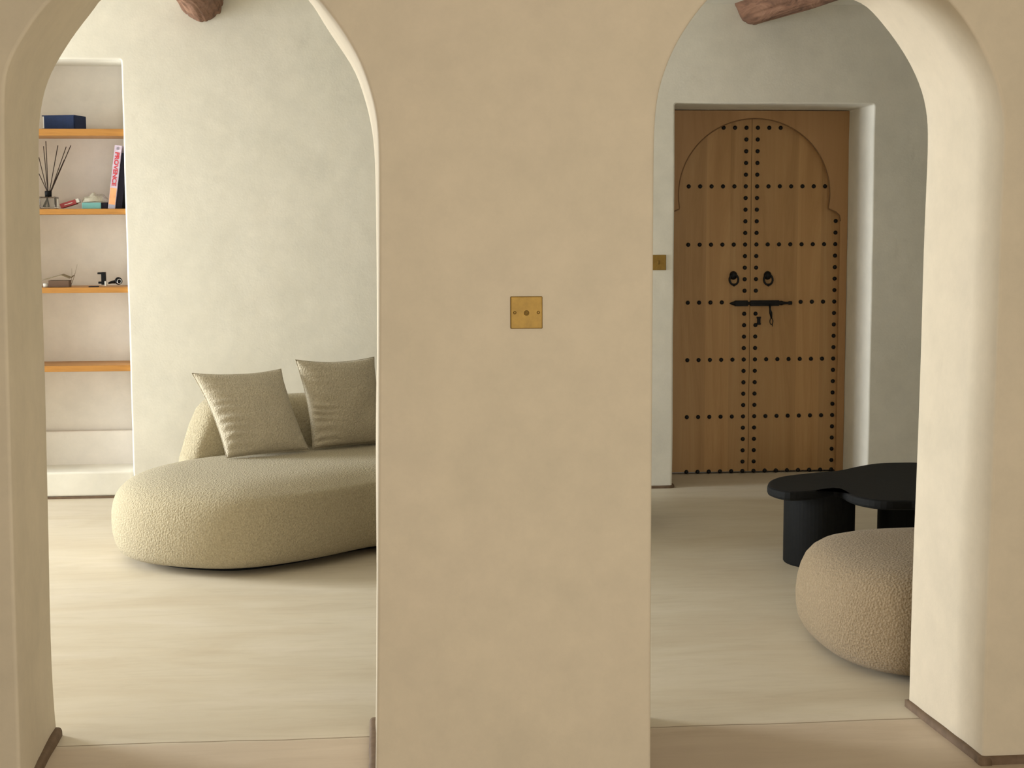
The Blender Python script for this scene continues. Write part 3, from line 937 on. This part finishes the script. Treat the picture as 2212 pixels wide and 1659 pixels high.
bm = bmesh.new(); lb_(bm, (-Wd / 2 + 0.003, -D / 2 + 0.007, zA + th), (Wd / 2 - 0.007, D / 2 - 0.006, zB - th))
obj('pages', bm, M_page, t)
# reed diffuser
Y0 = 8.64
cx = PX(105, 440, Y0); zA = ST[1]; r_ = 0.047
zTop = onY(105, 425, Y0).z
t = thing('reed_diffuser', 'square glass reed diffuser bottle with black collar and dark reeds on the niche shelf', 'diffuser', (cx, Y0, zA))
bm = bmesh.new(); box(bm, (cx - r_, Y0 - r_, zA), (cx + r_, Y0 + r_, zTop), 0.006, 3)
vs = box(bm, (cx - r_ + 0.006, Y0 - r_ + 0.006, zA + 0.010), (cx + r_ - 0.006, Y0 + r_ - 0.006, zTop - 0.006), 0.004, 2)
obj('bottle', bm, M_glass, t)
bm = bmesh.new(); zK = onY(105, 412, Y0).z
lathe(bm, [(0.012, zTop - 0.002), (0.018, zTop), (0.019, zK - 0.004), (0.015, zK)], (cx, Y0, 0), 20)
obj('collar', bm, M_plast, t, True)
for k, (tx, ty, dy) in enumerate([(84, 375, 0.02), (94, 316, -0.02), (99, 305, 0.03), (125, 314, 0.02), (143, 317, -0.02), (153, 314, 0.03), (84, 340, 0.0), (139, 345, 0.02)]):
    e_ = onY(tx, ty, Y0 + dy); base = Vector((cx + (cx - e_.x) * 0.20, Y0 - dy * 0.4, zA + 0.012))
    bm = bmesh.new(); mid = Vector((cx + (e_.x - cx) * 0.02, Y0, zTop))
    tube(bm, [base, mid, Vector((cx + (e_.x - cx) * 0.14, Y0 + dy * 0.1, zK)), e_], 0.0024, 6)
    obj('reed', bm, M_reed, t, True)
# red packet leaning a little
Y0 = 8.62
a, b_ = onY(129, 447, Y0), onY(172, 432, Y0)
ang = math.radians(17)
Rm = Matrix.Rotation(-ang, 3, 'Y')
t = thing('card_packet', 'small red card packet with a white end beside the diffuser', 'packet', (a.x + 0.05, Y0, zA))
c_ = Vector((onY(147, 440, Y0).x, Y0 + 0.03, zA + 0.0275))
bm = bmesh.new(); obox(bm, c_, (0.088, 0.06, 0.026), Rm, 0.002)
obj('sleeve', bm, M_red, t)
bm = bmesh.new(); obox(bm, c_ + Rm @ Vector((0.0525, 0, 0.002)), (0.018, 0.054, 0.022), Rm, 0.002)
obj('inner_tray', bm, M_page, t)
bm = bmesh.new(); obox(bm, c_ + Rm @ Vector((0.002, -0.0302, 0.0)), (0.045, 0.001, 0.004), Rm)
obj('pale_stripe', bm, M_page, t)
# teal box with a cloth pouch on top
Y0 = 8.60
x0, x1 = PX(177, 443, Y0), PX(218, 443, Y0); zB = onY(200, 436, Y0).z
t = thing('small_box', 'flat teal box under the grey cloth pouch on the niche shelf', 'box', ((x0 + x1) / 2, Y0, zA))
bm = bmesh.new(); box(bm, (x0, Y0, zA), (x1, Y0 + 0.09, zA + (zB - zA) * 0.9), 0.002); obj('lid', bm, M_teal, t)
bm = bmesh.new(); box(bm, (x1 + 0.0005, Y0 + 0.004, zA), (PX(231, 443, Y0), Y0 + 0.088, zA + (zB - zA) * 0.9), 0.002); obj('dark_end', bm, M_dark, t)
bm = bmesh.new(); bmesh.ops.create_icosphere(bm, subdivisions=4, radius=1.0)
xc = PX(204, 430, Y0)
for v in bm.verts:
    p = v.co.copy(); n_ = noise.noise(p * 2.2); n2 = noise.noise(p * 5 + Vector((3, 1, 2)))
    z = max(p.z, -0.15)
    v.co = Vector((xc + p.x * 0.072 * (1 + 0.12 * n_), Y0 + 0.045 + p.y * 0.042, zB - 0.001 + (z + 0.15) * 0.036 * (1 + 0.35 * n_ + 0.18 * n2) + 0.010 * (1 - abs(p.x)) * 0.5))
zmin = min(v.co.z for v in bm.verts); 
for v in bm.verts: v.co.z -= zmin - (zA + (zB - zA) * 0.9 + 0.001)
o = obj('cloth_pouch', bm, M_linen, None, True, org=(xc, Y0 + 0.045, zB))
tag(o, 'crumpled grey cloth pouch lying on the flat teal box', 'pouch')
# leaning books
def book_lean(name, pbl, ptl, thick, depth, Y0, label, cover, spine_parts):
    bl = onY(*pbl, Y0); tl = onY(*ptl, Y0); bl.z = ST[1] + 0.0015
    up_ = (tl - bl); Hh = up_.length; ang = math.atan2(up_.x, up_.z)
    R_ = Matrix.Rotation(ang, 3, 'Y')
    t = thing(name, label, 'book', (bl.x, Y0, bl.z))
    def b2(bm, lo, hi, bev=0.0):
        vs = box(bm, lo, hi, bev); bmesh.ops.rotate(bm, cent=(0, 0, 0), matrix=R_, verts=vs); bmesh.ops.translate(bm, verts=vs, vec=bl)
    bm = bmesh.new()
    b2(bm, (0, 0.0, 0), (0.004, depth, Hh)); b2(bm, (thick - 0.004, 0, 0), (thick, depth, Hh)); b2(bm, (0.004, 0, 0), (thick - 0.004, 0.004, Hh))
    cv = obj('cover', bm, cover, t)
    bm = bmesh.new(); b2(bm, (0.0045, 0.0045, 0.004), (thick - 0.0045, depth - 0.004, Hh - 0.004)); obj('pages', bm, M_page, t)
    for nm, z0, z1, mt_ in spine_parts:
        bm = bmesh.new(); b2(bm, (0.0015, -0.001, Hh * z0), (thick - 0.0015, -0.0001, Hh * z1)); obj(nm, bm, mt_, cv)
    return cv, bl, R_, Hh
bk, bl, R_, Hh = book_lean('book', (233, 450), (248, 313), 0.037, 0.16, 8.585, 'tall lilac spined book with red lettering leaning at the niche shelf end', M_pink,
    [('orange_band', 0.07, 0.33, M_orange), ('grey_band', 0.0, 0.07, M_grayblue)])
# lettering down the spine
cu = bpy.data.curves.new('title', 'FONT'); cu.body = 'PROVENCE'; cu.size = 0.036; cu.extrude = 0.0003; cu.space_character = 0.94
cu.offset = 0.0009
cu.align_x = 'CENTER'; cu.align_y = 'CENTER'
tmp = bpy.data.objects.new('tmp', cu); C.objects.link(tmp)
dg = bpy.context.evaluated_depsgraph_get(); me = bpy.data.meshes.new_from_object(tmp.evaluated_get(dg))
bpy.data.objects.remove(tmp)
bm = bmesh.new(); bm.from_mesh(me)
xs = [v.co.x for v in bm.verts]; zs = [v.co.y for v in bm.verts]
L_ = Hh * 0.53; kx = L_ / (max(xs) - min(xs)); ky = 0.024 / (max(zs) - min(zs))
mx = (max(xs) + min(xs)) / 2; my = (max(zs) + min(zs)) / 2
for v in bm.verts:
    x, y, z = (v.co.x - mx) * kx, (v.co.y - my) * ky, v.co.z
    # reads downwards: text x -> -Z, text y -> +X
    p = Vector((0.0185 + y, -0.0014 - z, Hh * 0.625 - x))
    v.co = R_ @ p + bl
obj('title_lettering', bm, M_redink, bk)
bm = bmesh.new()
for (dx, dz) in ((0, 0), (0.0, 0.010)):
    ring(bm, R_ @ Vector((0.0185, -0.0012, Hh * 0.955 + dz * 0.6 - 0.004)) + bl, (1, 0, 0), (0, 0, 1), 0.006, 0.004, 0.0013, 16, 5)
obj('spine_mark', bm, M_greyink, bk)
book_lean('book', (250.5, 450), (263.7, 330), 0.030, 0.15, 8.60, 'dark navy book leaning behind the lilac book in the niche', M_dark, [])
# third shelf: brown box with open flap, twig, clamp and lens
zA = ST[2]; Y0 = 8.60
x0, x1 = PX(104, 612, Y0), PX(149, 612, Y0); zB = onY(120, 606, Y0).z
t = thing('carton', 'small brown carton with an open olive flap on the third niche shelf', 'box', ((x0 + x1) / 2, Y0, zA))
bm = bmesh.new(); box(bm, (x0, Y0, zA), (x1, Y0 + 0.07, zB), 0.002); obj('body', bm, M_brown, t)
bm = bmesh.new()
pq = [onY(92, 606, Y0), onY(132, 595, Y0), onY(150, 602, Y0), onY(156, 597, Y0)]
for dz in (0, 0.0025):
    pass
fv = []
for p in pq:
    z = max(p.z, zB + 0.001)
    fv.append([bm.verts.new((p.x, Y0 - 0.002, z)), bm.verts.new((p.x, Y0 + 0.075, z + 0.004)), bm.verts.new((p.x, Y0 + 0.075, z + 0.007)), bm.verts.new((p.x, Y0 - 0.002, z + 0.003))])
for A_, B_ in zip(fv, fv[1:]):
    for k in range(4): bm.faces.new((A_[k], A_[(k + 1) % 4], B_[(k + 1) % 4], B_[k]))
bm.faces.new(fv[0]); bm.faces.new(fv[-1][::-1]); obj('flap', bm, M_olive, t)
bm = bmesh.new(); cx = PX(97, 612, Y0)
tube(bm, [(cx - 0.012, Y0 + 0.02, zA + 0.011), (cx + 0.012, Y0 + 0.02, zA + 0.011)], 0.011, 16)
tag(obj('paper_roll', bm, M_page, None, True, org=(cx, Y0 + 0.02, zA)), 'tiny white roll at the left of the brown carton', 'roll')
bm = bmesh.new(); xx = PX(152, 612, Y0 + 0.1)
for tx, ty in ((167, 571), (155, 580), (161, 590)):
    e_ = onY(tx, ty, Y0 + 0.14); s_ = Vector((xx, Y0 + 0.10, zA + 0.001))
    tube(bm, [s_, s_.lerp(e_, 0.5) + Vector((0.004, 0, 0)), e_], [0.0012, 0.001, 0.0006], 6)
tag(obj('dried_twig', bm, M_olive, None, True, org=(xx, Y0 + 0.1, zA)), 'thin dried twigs standing behind the brown carton', 'twig')
# clamp
t = thing('phone_clamp', 'small black C-shaped clamp standing on the third niche shelf', 'clamp', (PX(222, 612, Y0), Y0 + 0.03, zA))
def bxp(bm, xa, ya, xb, yb, d0=0.0, d1=0.03, bev=0.002):
    A_ = onY(xa, ya, Y0); B_ = onY(xb, yb, Y0)
    box(bm, (min(A_.x, B_.x), Y0 + d0, max(zA + 0.0005, min(A_.z, B_.z))), (max(A_.x, B_.x), Y0 + d1, max(A_.z, B_.z)), bev)
bm = bmesh.new(); bxp(bm, 218, 588, 228, 615); bxp(bm, 210, 588.5, 220, 592.5); obj('body', bm, M_plast, t)
bm = bmesh.new(); bxp(bm, 212, 608.5, 220, 613); obj('jaw', bm, M_plast, t)
bm = bmesh.new(); bxp(bm, 226, 607, 230, 618, -0.004, 0.026, 0.001); obj('metal_foot', bm, M_chrome, t)
# lens-like gadget on a short arm
t = thing('round_gadget', 'black round-headed gadget lying beside the clamp on the third niche shelf', 'gadget', (PX(250, 612, Y0), Y0 + 0.03, zA))
q = onY(256, 607, Y0 + 0.02)
bm = bmesh.new()
lathe(bm, [(0.013, -0.010), (0.020, -0.007), (0.021, 0.006), (0.016, 0.010)], (0, 0, 0), 24, 1, 1)
bmesh.ops.rotate(bm, verts=bm.verts, cent=(0, 0, 0), matrix=Matrix.Rotation(math.radians(62), 3, 'X') @ Matrix.Rotation(math.radians(35), 3, 'Y'))
bmesh.ops.translate(bm, verts=bm.verts, vec=q); obj('head', bm, M_plast, t, True)
bm = bmesh.new(); s_ = onY(234, 612, Y0 + 0.02); s_.z = max(s_.z, zA + 0.006)
tube(bm, [s_, s_.lerp(q, 0.35) + Vector((0, 0, 0.002)), q + Vector((-0.012, 0, -0.004))], [0.0045, 0.008, 0.010], 12); obj('arm', bm, M_plast, t, True)
bm = bmesh.new(); ring(bm, q + Vector((0.006, -0.014, -0.002)), (0.85, 0.3, 0), (0, 0.3, 0.95), 0.012, 0.013, 0.0018, 20, 6); obj('pale_rim', bm, M_chrome, t, True)
# flat dark pad
A_ = onY(191, 619, Y0); B_ = onY(211, 618, Y0)
bm = bmesh.new(); box(bm, (A_.x, Y0, zA), (B_.x, Y0 + 0.05, zA + 0.005), 0.001)
tag(obj('flat_pad', bm, M_dark, None, False, org=(A_.x, Y0, zA)), 'thin dark pad lying flat left of the black clamp', 'pad')
